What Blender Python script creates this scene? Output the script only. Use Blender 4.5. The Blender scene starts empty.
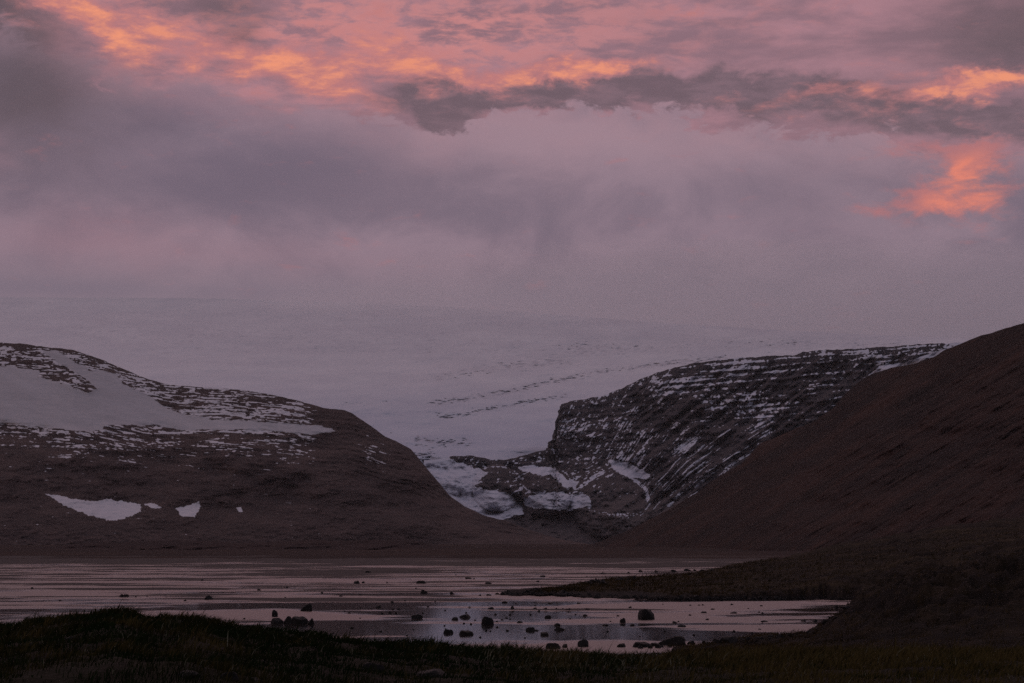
import bpy, bmesh, math, random
import numpy as np
from mathutils import Vector, noise as mnoise

scene = bpy.context.scene
COL = scene.collection
R = math.radians
random.seed(7)
rng = np.random.default_rng(11)

# ------------------------------------------------------------------ camera
F = 1990.0                      # focal length in pixels (70 mm lens)
CAM_H = 6.0
PITCH = math.atan(203.5 / F)
SP, CP = math.sin(PITCH), math.cos(PITCH)
cam_d = bpy.data.cameras.new("camera")
cam_d.lens = F / 1024 * 36.0
cam_d.sensor_width = 36.0
cam_d.clip_start = 0.5
cam_d.clip_end = 60000
cam = bpy.data.objects.new("camera", cam_d)
COL.objects.link(cam)
cam.location = (0, 0, CAM_H)
cam.rotation_euler = (math.pi / 2 + PITCH, 0, 0)
scene.camera = cam


def w3(px, py, Y):
    """world point at forward distance Y seen at (px, py)"""
    yc = (341.5 - py) / F
    den = CP - yc * SP
    return Y * ((px - 512) / F) / den, Y + 0 * px, CAM_H + Y * (SP + yc * CP) / den


def ground_y(py, z=0.0):
    yc = (341.5 - py) / F
    return (z - CAM_H) * (CP - yc * SP) / (SP + yc * CP)


def azel(px, py):
    x, y, z = w3(px, py, 1.0)
    z -= CAM_H
    return math.degrees(math.atan2(x, y)), math.degrees(math.atan2(z, math.hypot(x, y)))


def srgb(r, g, b):
    f = lambda c: (c / 255 / 12.92) if c / 255 <= 0.04045 else ((c / 255 + 0.055) / 1.055) ** 2.4
    return (f(r), f(g), f(b), 1.0)


# ------------------------------------------------------------------ numpy noise
def _hash(ix, iy, seed):
    h = (ix.astype(np.int64) * 374761393 + iy.astype(np.int64) * 668265263 + seed * 974711 + 1013) & 0xFFFFFFFF
    h = ((h ^ (h >> 13)) * 1274126177) & 0xFFFFFFFF
    h = ((h ^ (h >> 16)) * 2246822519) & 0xFFFFFFFF
    return (h ^ (h >> 15)) & 0xFFFFFFFF


def gnoise(x, y, seed=0):
    """gradient noise, roughly -1..1"""
    x = np.asarray(x, float); y = np.asarray(y, float)
    ix, iy = np.floor(x), np.floor(y)
    fx, fy = x - ix, y - iy
    def g(a, b):
        ang = _hash(ix + a, iy + b, seed) / 4294967296.0 * 6.2831853
        return np.cos(ang) * (fx - a) + np.sin(ang) * (fy - b)
    u = fx * fx * fx * (fx * (fx * 6 - 15) + 10); v = fy * fy * fy * (fy * (fy * 6 - 15) + 10)
    return ((g(0, 0) * (1 - u) + g(1, 0) * u) * (1 - v) + (g(0, 1) * (1 - u) + g(1, 1) * u) * v) * 1.5


def fbm(x, y, octs=4, seed=0, gain=0.5):
    a, s, t = 1.0, 0.0, 0.0
    for o in range(octs):
        s = s + a * gnoise(x * 2 ** o + 17.3 * o, y * 2 ** o - 9.1 * o, seed + o * 13)
        t += a; a *= gain
    return s / t


def ridged(x, y, octs=4, seed=0):
    a, s, t = 1.0, 0.0, 0.0
    for o in range(octs):
        s = s + a * (1 - 2 * np.abs(gnoise(x * 2 ** o + 5.3 * o, y * 2 ** o, seed + o * 7)))
        t += a; a *= 0.5
    return s / t


def sstep(a, b, x):
    t = np.clip((x - a) / (b - a), 0, 1)
    return t * t * (3 - 2 * t)


def nrm(a):
    return (a - a.mean()) / (a.std() + 1e-9)


def poly_sd(px, py, pts):
    """signed distance to polygon: positive inside"""
    pts = np.array(pts, float)
    d = np.full(px.shape, 1e9); inside = np.zeros(px.shape, bool)
    n = len(pts)
    for i in range(n):
        a, b = pts[i], pts[(i + 1) % n]
        ex, ey = b - a
        wx, wy = px - a[0], py - a[1]
        t = np.clip((wx * ex + wy * ey) / (ex * ex + ey * ey), 0, 1)
        d = np.minimum(d, np.hypot(wx - ex * t, wy - ey * t))
        c = (a[1] > py) != (b[1] > py)
        with np.errstate(divide='ignore', invalid='ignore'):
            xi = (b[0] - a[0]) * (py - a[1]) / (b[1] - a[1] + 1e-12) + a[0]
        inside ^= c & (px < xi)
    return np.where(inside, d, -d)


def line_y(px, pts, smooth=0, seed=None, rough=0.0, scale=20.0):
    pts = np.array(pts, float)
    y = np.interp(px, pts[:, 0], pts[:, 1])
    if smooth:
        k = np.hanning(smooth * 2 + 3); k /= k.sum()
        y = np.convolve(np.pad(y, smooth + 1, mode='edge'), k, mode='valid')
    if seed is not None:
        y = y + rough * fbm(px / scale, px * 0 + 3.7, 4, seed)
    return y


# ------------------------------------------------------------------ object helpers
def tag(o, label=None, cat=None, group=None, kind=None):
    if label: o["label"] = label
    if cat: o["category"] = cat
    if group: o["group"] = group
    if kind: o["kind"] = kind
    return o


def grid_mesh(name, X, Y, Z, mat, attrs=None, uv=None, smooth=True):
    nr, nc = X.shape
    Z = np.maximum(Z, -1.7)  # nothing reaches below the ground sheet
    co = np.stack([X, Y, Z], -1).reshape(-1, 3).astype(np.float32)
    idx = np.arange(nr * nc).reshape(nr, nc)
    q = np.stack([idx[:-1, :-1], idx[:-1, 1:], idx[1:, 1:], idx[1:, :-1]], -1).reshape(-1, 4)
    me = bpy.data.meshes.new(name)
    me.vertices.add(len(co)); me.vertices.foreach_set("co", co.ravel())
    me.loops.add(q.size); me.loops.foreach_set("vertex_index", q.ravel().astype(np.int32))
    me.polygons.add(len(q))
    me.polygons.foreach_set("loop_start", np.arange(0, q.size, 4, dtype=np.int32))
    me.polygons.foreach_set("loop_total", np.full(len(q), 4, np.int32))
    me.update(calc_edges=True)
    me.polygons.foreach_set("use_smooth", np.full(len(q), smooth, bool))
    for k, a in (attrs or {}).items():
        at = me.attributes.new(k, 'FLOAT', 'POINT')
        at.data.foreach_set("value", np.asarray(a, np.float32).ravel())
    if uv is not None:
        l = me.uv_layers.new(name="face")
        c = np.stack([uv[0].ravel()[q.ravel()], uv[1].ravel()[q.ravel()]], -1).astype(np.float32)
        l.data.foreach_set("uv", c.ravel())
    me.materials.append(mat)
    o = bpy.data.objects.new(name, me)
    COL.objects.link(o)
    return o


class NT:
    """small helper for writing node trees as expressions"""
    def __init__(s, tree):
        s.t = tree
    def n(s, typ, **kw):
        nd = s.t.nodes.new(typ)
        for k, v in kw.items(): setattr(nd, k, v)
        return nd
    def put(s, sock, v):
        if isinstance(v, bpy.types.NodeSocket): s.t.links.new(v, sock)
        else: sock.default_value = v
    def m(s, op, a, b=None, c=None, clamp=False):
        nd = s.n('ShaderNodeMath', operation=op, use_clamp=clamp)
        for i, v in enumerate((a, b, c)):
            if v is not None: s.put(nd.inputs[i], v)
        return nd.outputs[0]
    def add(s, a, b): return s.m('ADD', a, b)
    def sub(s, a, b): return s.m('SUBTRACT', a, b)
    def mul(s, a, b): return s.m('MULTIPLY', a, b)
    def ss(s, x, lo, hi, to0=0.0, to1=1.0):
        nd = s.n('ShaderNodeMapRange', interpolation_type='SMOOTHSTEP')
        s.put(nd.inputs[0], x); s.put(nd.inputs[1], lo); s.put(nd.inputs[2], hi)
        s.put(nd.inputs[3], to0); s.put(nd.inputs[4], to1)
        return nd.outputs[0]
    def mix(s, f, a, b):
        nd = s.n('ShaderNodeMix', data_type='RGBA')
        s.put(nd.inputs[0], f); s.put(nd.inputs[6], a); s.put(nd.inputs[7], b)
        return nd.outputs[2]
    def noise(s, vec, scale, detail=4, rough=0.55, dist=0.0):
        nd = s.n('ShaderNodeTexNoise')
        s.put(nd.inputs['Vector'], vec); s.put(nd.inputs['Scale'], scale)
        s.put(nd.inputs['Detail'], detail); s.put(nd.inputs['Roughness'], rough); s.put(nd.inputs['Distortion'], dist)
        return nd.outputs[0]
    def scale(s, vec, xyz, rot=(0, 0, 0)):
        nd = s.n('ShaderNodeMapping')
        s.put(nd.inputs[0], vec); nd.inputs[3].default_value = xyz; nd.inputs[2].default_value = rot
        return nd.outputs[0]
    def attr(s, name):
        return s.n('ShaderNodeAttribute', attribute_name=name).outputs['Fac']


def new_mat(name):
    m = bpy.data.materials.new(name); m.use_nodes = True
    nt = NT(m.node_tree)
    b = m.node_tree.nodes['Principled BSDF']
    b.inputs['Specular IOR Level'].default_value = 0.25
    return m, nt, b


def bump(nt, b, h, strength, dist):
    nd = nt.n('ShaderNodeBump')
    nt.put(nd.inputs['Height'], h); nd.inputs['Strength'].default_value = strength; nd.inputs['Distance'].default_value = dist
    nt.put(b.inputs['Normal'], nd.outputs[0])


# ------------------------------------------------------------------ world: dusk sky with procedural clouds
world = bpy.data.worlds.new("World"); scene.world = world; world.use_nodes = True
wt = world.node_tree; W = NT(wt)
BG = wt.nodes['Background']; BG.inputs['Strength'].default_value = 0.1
SUN_EL, SUN_AZ = 2.5, -118.0          # low sun, behind the left shoulder
sky = W.n('ShaderNodeTexSky', sky_type='NISHITA'); sky.sun_disc = False
sky.sun_elevation = R(SUN_EL); sky.sun_rotation = R(SUN_AZ); sky.altitude = 10
tc = W.n('ShaderNodeTexCoord'); DIR = tc.outputs['Generated']
sx = W.n('ShaderNodeSeparateXYZ'); W.put(sx.inputs[0], DIR)
AZ = W.mul(W.m('ARCTAN2', sx.outputs[0], sx.outputs[1]), 57.29578)
EL = W.mul(W.m('ARCSINE', sx.outputs[2]), 57.29578)
d2 = W.scale(DIR, (1, 1, 2.2))
d4 = W.scale(DIR, (1, 1, 5.0))
n_big = W.sub(W.noise(d2, 9, 3, 0.5), 0.5)
n_mid = W.sub(W.noise(d2, 26, 7, 0.62, 0.3), 0.5)
n_mid2 = W.sub(W.noise(W.scale(DIR, (1.1, 1.3, 2.0)), 34, 7, 0.62, 0.4), 0.5)
streak = W.noise(W.scale(DIR, (1, 1, 4.5), (0, R(-8), 0)), 15, 7, 0.58, 0.3)
wisp = W.noise(W.scale(DIR, (1, 1.2, 3.2), (0, R(-10), 0)), 46, 8, 0.64, 0.25)
fine = W.noise(W.scale(DIR, (1, 1, 3.0)), 75, 5, 0.62)
AW = W.add(AZ, W.add(W.mul(n_big, 3.0), W.mul(n_mid, 2.4)))
EW = W.add(EL, W.add(W.mul(n_big, 0.9), W.mul(n_mid2, 1.5)))


def blob(px, py, rx, ry, rot=0.0, a=None, e=None):
    a = a or AW; e = e or EW
    ca, ce = azel(px, py); k = 57.29578 / F
    da, de = W.sub(a, ca), W.sub(e, ce)
    c, s_ = math.cos(R(rot)), math.sin(R(rot))
    u = W.m('DIVIDE', W.add(W.mul(da, c), W.mul(de, s_)), rx * k)
    v = W.m('DIVIDE', W.sub(W.mul(de, c), W.mul(da, s_)), ry * k)
    return W.m('EXPONENT', W.mul(W.add(W.mul(u, u), W.mul(v, v)), -1.0))


def blobs(lst, **kw):
    r = None
    for b in lst:
        amp = b[5] if len(b) > 5 else 1.0
        x = W.mul(blob(*b[:5], **kw), amp) if amp != 1.0 else blob(*b[:5], **kw)
        r = x if r is None else W.m('ADD', r, x)
    return r


SG = 1.08
G = 10.0  # colours are divided by the background strength
def sc(r, g, b):
    c = srgb(r, g, b); return (c[0] * G * SG, c[1] * G * SG, c[2] * G * SG * 1.04, 1)

# 1 upper veil of altocumulus
veil = W.mix(W.ss(W.add(W.mul(streak, 0.75), W.mul(wisp, 0.25)), 0.36, 0.62), sc(138, 106, 116), sc(170, 125, 134))
veil = W.mix(W.mul(blobs([(250, 20, 260, 60, -8), (480, 30, 240, 50, 5)]), W.ss(wisp, 0.40, 0.60, 0.05, 0.75)), veil, sc(200, 132, 130))
veil = W.mix(W.m('MULTIPLY', blobs([(-10, 20, 60, 110, 0), (1040, 20, 110, 50, 10, .9), (220, -5, 60, 20, 0, .7), (240, 36, 24, 17, 30, .8)]), 0.9, clamp=True), veil, sc(88, 76, 82))
# 2 slate coloured underside
slate = W.m('MULTIPLY', blobs([(425, 108, 62, 22, -14), (445, 126, 22, 12, 0, .7), (540, 94, 110, 11, 4), (690, 88, 140, 17, -2, .9), (850, 102, 140, 18, -6),
                               (1000, 122, 110, 20, -4)]), 1.25, clamp=True)
slate = W.ss(W.add(slate, W.add(W.mul(W.sub(streak, 0.5), 1.0), W.mul(W.sub(wisp, 0.5), 1.1))), 0.12, 1.05)
c_sl = W.mix(W.ss(wisp, 0.35, 0.65), sc(94, 80, 88), sc(118, 96, 105))
skyc = W.mix(W.mul(slate, 0.88), veil, c_sl)
# 3 sunlit orange
orange = blobs([(62, 8, 60, 18, -30), (112, 36, 50, 18, -32, 1.0), (150, 18, 60, 24, -10, .6), (230, 60, 75, 22, -12, .75), (318, 84, 55, 18, -24, 1.0), (330, 50, 110, 34, 0, .6),
                (420, 74, 75, 18, -4, .75), (520, 76, 100, 9, 6, .95), (588, 66, 45, 12, 12, .9), (955, 86, 95, 11, 9, 1.0), (1012, 78, 50, 15, 4, .9),
                (830, 92, 90, 7, 7, .6), (740, 12, 100, 16, 0, .2)])
lump = W.noise(W.scale(DIR, (1, 1, 2.4), (0, R(-14), 0)), 44, 9, 0.68, 0.5)
tex = W.sub(W.add(W.mul(lump, 0.45), W.add(W.mul(wisp, 0.4), W.mul(streak, 0.15))), 0.5)
omask = W.ss(W.add(orange, W.mul(tex, 3.6)), 0.10, 1.15)
hot = W.ss(W.add(orange, W.mul(W.sub(W.add(W.mul(lump, 0.4), W.mul(wisp, 0.6)), 0.5), 6.5)), 0.6, 2.0)
c_or = W.mix(hot, sc(192, 121, 119), sc(248, 154, 114))
skyc = W.mix(W.mul(omask, 0.92), skyc, c_or)
# 4 low cloud bank with a ragged top
fc = W.n('ShaderNodeFloatCurve')
cur = fc.mapping.curves[0]
edge = [(-400, 40), (-100, 20), (0, 12), (60, 40), (130, 66), (200, 76), (270, 92), (330, 99), (375, 108), (415, 124), (440, 133), (465, 118), (505, 104),
        (545, 99), (590, 102), (650, 110), (700, 116), (760, 126), (850, 132), (940, 146), (1024, 146), (1400, 120)]
pts = []
for px, py in edge:
    a_, e_ = azel(px, py); pts.append(((a_ + 30) / 60, e_ / 30))
while len(cur.points) < len(pts): cur.points.new(0.5, 0.5)
for p_, (x_, y_) in zip(cur.points, pts): p_.location = (x_, y_)
fc.mapping.update()
W.put(fc.inputs['Value'], W.m('DIVIDE', W.add(AZ, 30.0), 60.0, clamp=True))
edge_el = W.mul(fc.outputs[0], 30.0)
puff = W.add(W.add(W.mul(n_mid, 1.9), W.mul(n_mid2, 1.2)), W.mul(W.sub(lump, 0.5), 2.2))
depth = W.add(W.sub(edge_el, EL), puff)                      # degrees below the cloud top
bank = W.ss(depth, -0.05, W.ss(AZ, -8.0, -2.0, 0.75, 0.26))
billow = W.noise(W.scale(DIR, (1, 1, 1.7)), 14, 8, 0.6, 0.5)
bcol = W.mix(W.ss(billow, 0.34, 0.66), sc(117, 102, 116), sc(144, 122, 134))
bcol = W.mix(W.m('MULTIPLY', blobs([(600, 128, 250, 36, -3), (500, 150, 160, 40, 0, .6), (430, 145, 50, 16, 20, .5)]), 0.8, clamp=True), bcol, sc(158, 130, 140))
bcol = W.mix(W.m('MULTIPLY', blobs([(290, 165, 140, 40, 5), (210, 190, 120, 30, 0, .7), (400, 190, 90, 24, 0, .2), (790, 195, 90, 36, 0, .6), (40, 150, 100, 100, 0, .6), (150, 120, 90, 30, 15, .6)]), 0.66, clamp=True), bcol, sc(107, 94, 109))
bcol = W.mix(W.m('MULTIPLY', blobs([(10, 80, 90, 90, 0), (90, 90, 80, 40, 0, .6)]), 0.8, clamp=True), bcol, sc(94, 80, 88))
bcol = W.mix(W.m('MULTIPLY', blobs([(90, 240, 120, 26, 0), (260, 262, 300, 20, 0, .6), (4, 150, 14, 16, 0, .8), (200, 88, 120, 22, -12, .9), (330, 100, 60, 16, -20, .9)]), 0.42, clamp=True), bcol, sc(158, 121, 131))
topl = W.ss(depth, 1.5, 0.1)                                     # the ragged top catches light
bcol = W.mix(W.mul(topl, W.ss(lump, 0.35, 0.7, 0.1, 0.6)), bcol, sc(168, 130, 138))
low = W.mix(W.ss(AZ, -12, 12), sc(127, 112, 123), sc(116, 107, 120))
bcol = W.mix(W.ss(EL, 9.0, 6.2, 0.0, 0.9), bcol, low)
bcol = W.mix(W.mul(blobs([(30, 287, 130, 10, 0), (260, 291, 100, 7, 0, .5)], a=AZ, e=EL), 0.45), bcol, sc(108, 99, 114))
skyc = W.mix(W.mul(bank, 0.97), skyc, bcol)
# 5 lit puff breaking through the bank on the right
pf = blobs([(965, 155, 50, 16, 0, .9), (955, 185, 32, 24, 30, 1.0), (935, 205, 40, 14, -15, .9), (975, 172, 22, 14, 0, .6), (888, 203, 34, 9, 0, .6), (1000, 196, 24, 6, 10, .6), (930, 152, 60, 10, 0, .5)])
pmask = W.ss(W.add(pf, W.mul(tex, 4.5)), 0.2, 1.35)
pcol = W.mix(W.m('MULTIPLY', blobs([(962, 182, 22, 20, 40), (945, 205, 22, 9, 0, .6)]), W.ss(wisp, 0.35, 0.6, 0.35, 1.3), clamp=True), sc(178, 112, 113), sc(236, 132, 106))
skyc = W.mix(W.mul(pmask, 0.9), skyc, pcol)
# 6 rest of the dome: broken blue-grey dusk cloud overhead
over = W.mix(W.ss(W.noise(d2, 3.0, 5), 0.35, 0.65), sc(108, 112, 128), sc(140, 132, 144))
glow = W.mix(W.ss(billow, 0.36, 0.64), sc(196, 146, 150), (16.0, 10.2, 10.0, 1))     # sunlit cloud above the frame
over = W.mix(W.ss(EL, 46.0, 32.0), over, glow)
skyc = W.mix(W.ss(EL, 16.2, 22.0), skyc, over)
side = W.ss(W.m('ABSOLUTE', AZ), 24.0, 60.0)
skyc = W.mix(side, skyc, W.mix(W.ss(streak, 0.35, 0.7), sc(110, 111, 124), sc(150, 136, 142)))
skyc = W.mix(W.ss(EL, 0.0, -3.0), skyc, sc(40, 34, 38))
final = W.mix(0.93, sky.outputs[0], skyc)
W.put(BG.inputs['Color'], final)
world.cycles.sampling_method = 'MANUAL'; world.cycles.sample_map_resolution = 1024

sun_d = bpy.data.lights.new("sun", 'SUN'); sun_d.energy = 0.16; sun_d.angle = R(12); sun_d.color = (1.0, 0.62, 0.48)
sun = bpy.data.objects.new("sun", sun_d); COL.objects.link(sun)
sdir = Vector((math.sin(R(SUN_AZ)) * math.cos(R(SUN_EL + 5)), math.cos(R(SUN_AZ)) * math.cos(R(SUN_EL + 5)), math.sin(R(SUN_EL + 5))))
sun.rotation_euler = sdir.to_track_quat('Z', 'Y').to_euler()
sun.location = (0, 0, 50)

# ------------------------------------------------------------------ materials
def mountain_mat(name, rock_a, rock_b, snow_col, fleck=(0.10, 0.075, 0.07), uvs=(1 / 60., 1 / 14.), lo=0.44, hi=0.56, hazed_scree=None):
    """rock with snow where the mesh's snow field says so; uv 'face' holds metres along and up the slope"""
    m, nt, b = new_mat(name)
    uv = nt.n('ShaderNodeUVMap', uv_map='face').outputs[0]
    s_uv = nt.scale(uv, (uvs[0], uvs[1], 1))
    n1 = nt.noise(s_uv, 1.0, 6, 0.6)
    geo = nt.n('ShaderNodeTexCoord').outputs['Object']
    n2 = nt.noise(geo, 0.012, 5, 0.6)
    n3 = nt.noise(s_uv, 5.0, 4, 0.7)
    rock = nt.mix(nt.ss(n1, 0.35, 0.68), rock_a, rock_b)
    rock = nt.mix(nt.ss(n2, 0.4, 0.75, 0, 0.5), rock, tuple(c * 0.7 for c in rock_a[:3]) + (1,))
    rock = nt.mix(nt.ss(n3, 0.58, 0.78, 0, 0.5), rock, fleck + (1,))
    if hazed_scree:
        zz = nt.n('ShaderNodeSeparateXYZ'); nt.put(zz.inputs[0], geo)
        rock = nt.mix(nt.ss(nt.add(zz.outputs[2], nt.mul(nt.sub(n2, 0.5), 160.0)), 150, 50), rock, hazed_scree)  # paler scree low down, its colour lifted to imitate haze at the foot
    s = nt.attr('snow')
    s = nt.add(s, nt.mul(nt.sub(n3, 0.5), 0.18))
    mask = nt.ss(s, lo, hi)
    dirt_shade = nt.attr('dirt_shade')
    sn = nt.mix(nt.ss(n1, 0.3, 0.75, 0, 0.3), snow_col, tuple(c * 0.87 for c in snow_col[:3]) + (1,))
    sn = nt.mix(dirt_shade, sn, (0.34, 0.32, 0.335, 1))
    nt.put(b.inputs['Base Color'], nt.mix(mask, rock, sn))
    b.inputs['Roughness'].default_value = 0.9
    b.inputs['Specular IOR Level'].default_value = 0.1
    bump(nt, b, nt.add(nt.mul(n3, 0.6), nt.mul(n1, 1.0)), 0.6, 9.0)
    return m


def heath_mat(name, cols, uvs, fl=0.5, obj_scale=0.02, bd=1.0, objfine=None, rim=0.0):
    m, nt, b = new_mat(name)
    uv = nt.n('ShaderNodeUVMap', uv_map='face').outputs[0]
    s_uv = nt.scale(uv, (uvs[0], uvs[1], 1))
    geo = nt.n('ShaderNodeTexCoord').outputs['Object']
    n1 = nt.noise(s_uv, 1.0, 6, 0.62)
    n2 = nt.noise(geo, obj_scale, 5, 0.6)
    n3 = nt.noise(s_uv, 6.0, 4, 0.7)
    n4 = nt.noise(geo, objfine or obj_scale * 30, 3, 0.7)
    c = nt.mix(nt.ss(n1, 0.33, 0.68), cols[0], cols[1])
    c = nt.mix(nt.ss(n2, 0.42, 0.62, 0, 0.85), c, cols[2])
    c = nt.mix(nt.ss(n3, 0.55, 0.8, 0, fl), c, cols[3])
    c = nt.mix(nt.ss(n4, 0.5, 0.75, 0, 0.45), c, tuple(x * 0.45 for x in cols[0][:3]) + (1,))
    nt.put(b.inputs['Base Color'], c)
    b.inputs['Roughness'].default_value = 0.95; b.inputs['Specular IOR Level'].default_value = 0.06
    bump(nt, b, nt.add(nt.add(n1, nt.mul(n3, 0.5)), nt.mul(n4, 0.4)), 0.8, bd)
    if rim:  # steep faces coloured dark as peat, making up for missing shade in hollows
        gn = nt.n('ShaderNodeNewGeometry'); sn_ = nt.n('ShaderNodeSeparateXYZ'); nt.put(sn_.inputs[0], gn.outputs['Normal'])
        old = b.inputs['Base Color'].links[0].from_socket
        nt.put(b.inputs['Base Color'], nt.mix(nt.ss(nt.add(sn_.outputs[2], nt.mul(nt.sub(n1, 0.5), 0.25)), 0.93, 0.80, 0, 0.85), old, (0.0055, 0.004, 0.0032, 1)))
    if rim:      # bare wet stones along the water line
        sz = nt.n('ShaderNodeSeparateXYZ'); nt.put(sz.inputs[0], geo)
        k_ = nt.ss(nt.add(sz.outputs[2], nt.mul(nt.sub(n4, 0.5), 0.6)), rim, rim * 0.55)
        old = b.inputs['Base Color'].links[0].from_socket
        nt.put(b.inputs['Base Color'], nt.mix(k_, old, nt.mix(nt.ss(n4, 0.5, 0.62), (0.005, 0.0045, 0.0045, 1), (0.022, 0.018, 0.017, 1))))
    return m

SNOW_OLD = (0.66, 0.62, 0.66, 1)
SNOW_NEW = (0.66, 0.63, 0.68, 1)
M_left = mountain_mat('mountain_rock_and_snow', (0.050, 0.034, 0.034, 1), (0.082, 0.054, 0.051, 1), SNOW_OLD, (0.10, 0.068, 0.066), lo=0.38, hi=0.62)
M_cliff = mountain_mat('cliff_basalt_and_snow', (0.027, 0.0255, 0.032, 1), (0.043, 0.038, 0.046, 1), (0.60, 0.605, 0.69, 1), (0.085, 0.072, 0.08), hazed_scree=(0.075, 0.062, 0.066, 1))
M_right = heath_mat('hillside_heath', [(0.009, 0.0052, 0.0052, 1), (0.040, 0.0185, 0.0145, 1), (0.014, 0.0085, 0.0088, 1), (0.125, 0.056, 0.036, 1)], (1 / 75., 1 / 8.), 0.6, 0.006, 6.0, 0.12)
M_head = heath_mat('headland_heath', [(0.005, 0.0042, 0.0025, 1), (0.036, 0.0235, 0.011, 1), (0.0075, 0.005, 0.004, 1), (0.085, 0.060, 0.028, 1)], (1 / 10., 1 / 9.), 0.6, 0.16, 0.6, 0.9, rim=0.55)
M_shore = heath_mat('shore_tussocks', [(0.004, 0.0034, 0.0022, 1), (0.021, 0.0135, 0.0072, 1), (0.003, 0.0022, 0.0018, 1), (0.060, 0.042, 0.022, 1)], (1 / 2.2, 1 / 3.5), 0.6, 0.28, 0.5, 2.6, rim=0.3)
M_mor = heath_mat('moraine_soil', [(0.027, 0.0165, 0.017, 1), (0.036, 0.021, 0.020, 1), (0.024, 0.0155, 0.0165, 1), (0.055, 0.033, 0.029, 1)], (1 / 60., 1 / 8.), 0.4, 0.01, 2.0, 0.2)
M_plain = heath_mat('valley_soil', [(0.023, 0.0125, 0.0105, 1), (0.038, 0.021, 0.016, 1), (0.017, 0.0105, 0.010, 1), (0.052, 0.030, 0.024, 1)], (1 / 120., 1 / 160.), 0.4, 0.004, 0.6, 0.05)
M_bank = heath_mat('bank_turf', [(0.006, 0.006, 0.003, 1), (0.015, 0.0125, 0.006, 1), (0.009, 0.0065, 0.004, 1), (0.024, 0.019, 0.010, 1)], (1 / 2.5, 1 / 4.), 0.5, 0.2, 0.15, 3.0)

# ------------------------------------------------------------------ lofted terrain
def loft(name, mat, px, base_py, base_Y, crest_py, crest_Y, rows, prof=1.0, disp=None, back=(60, 400, 0.25), field=None, face_scale=(1., 1.), warp=None):
    """slope from a foot line up to a crest, then a back side that carries on behind it"""
    v = np.linspace(0, 1, rows)[:, None]
    PX = np.repeat(px[None, :], rows, 0)
    PY = base_py[None, :] + (crest_py - base_py)[None, :] * v
    g = v ** prof
    DY = base_Y[None, :] + (crest_Y - base_Y)[None, :] * g
    if warp is not None: PX = PX + warp(PX, PY)
    if disp is not None:
        DY = DY + disp(PX, PY, v) * (1 - sstep(0.9, 1.0, v) * 0.85)
    X, Y, Z = w3(PX, PY, DY)
    attrs = field(PX, PY, v) if field else {'snow': np.zeros_like(PX), 'dirt_shade': np.zeros_like(PX)}
    bn, bl, bs = back
    t = np.linspace(0, 1, bn + 1)[1:, None]
    dirx = X[-1] / np.hypot(X[-1], Y[-1]); diry = Y[-1] / np.hypot(X[-1], Y[-1])
    L = t ** 1.6 * bl
    Xb = X[-1][None, :] + dirx[None, :] * L; Yb = Y[-1][None, :] + diry[None, :] * L
    Zb = Z[-1][None, :] - bs * L * (0.25 + 0.75 * t)
    al = {k: np.vstack([a, np.repeat(a[-1:], bn, 0)]) for k, a in attrs.items()}
    FX = np.vstack([PX, np.repeat(px[None, :], bn, 0)]) * base_Y.mean() / F * face_scale[0]
    FY = np.vstack([-PY, -crest_py[None, :] + L * 0.05]) * base_Y.mean() / F * face_scale[1]
    return grid_mesh(name, np.vstack([X, Xb]), np.vstack([Y, Yb]), np.vstack([Z, Zb]), mat, al, (FX, FY))

# ---- glacier: the ice cap and its tongue
px = np.arange(-420, 1500, 1.6)
top = line_y(px, [(-420, 297), (0, 297), (200, 298), (380, 303), (512, 311), (640, 321), (760, 329), (900, 336), (1024, 341), (1500, 352)], 30)
rows = 420
v = np.linspace(0, 1, rows)[:, None]
PX = np.repeat(px[None, :], rows, 0)
PY = 524 + (top[None, :] - 524) * v
prof_y = np.array([[524, 3900], [500, 4150], [470, 4500], [450, 4900], [430, 5600], [410, 6400], [390, 7300], [370, 8300], [350, 9500], [330, 10800], [315, 11800], [296, 12900]])
DY = np.interp(-PY, -prof_y[:, 0], prof_y[:, 1])
DY = DY + (fbm(PX / 160, PY / 40, 4, 3) * 420 + fbm(PX / 40, PY / 9, 3, 5) * 60) * sstep(0, 0.3, 1 - np.abs(v - 0.5) * 1.0)
def ice_band(pts, w):
    p = np.array(pts, float)
    d = np.full(PX.shape, 1e9)
    for a, b in zip(p[:-1], p[1:]):
        e = b - a; t = np.clip(((PX - a[0]) * e[0] + (PY - a[1]) * e[1]) / (e @ e), 0, 1)
        d = np.minimum(d, np.hypot((PX - a[0] - e[0] * t) * 0.35, PY - a[1] - e[1] * t))
    return np.exp(-(d / w) ** 2)
bands = (1.0 * ice_band([(437, 403), (486, 396), (520, 389), (545, 383), (598, 372), (657, 365), (720, 358)], 3.2)
         + .8 * ice_band([(440, 377), (503, 367), (560, 362)], 5) + .8 * ice_band([(444, 418), (500, 407), (560, 396)], 3)
         + .5 * ice_band([(349, 404), (391, 404)], 2.5) + .9 * ice_band([(423, 440), (458, 443)], 5) + .6 * ice_band([(590, 350), (760, 343), (900, 345)], 8)
         + .9 * ice_band([(425, 455), (440, 480), (455, 490)], 6) + .4 * ice_band([(90, 330), (420, 345), (560, 350)], 16))
dash = fbm(PX / 7 + fbm(PX / 60, PY / 20, 2, 4), (PY + PX * 0.10) / 1.5, 4, 21, 0.6)
dash2 = fbm(PX / 22, (PY + PX * 0.04) / 2.2, 3, 31)
soft = 0.30 * np.clip(bands, 0, 1) * sstep(-0.5, 0.5, fbm(PX / 16, PY / 3, 3, 37))
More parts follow.
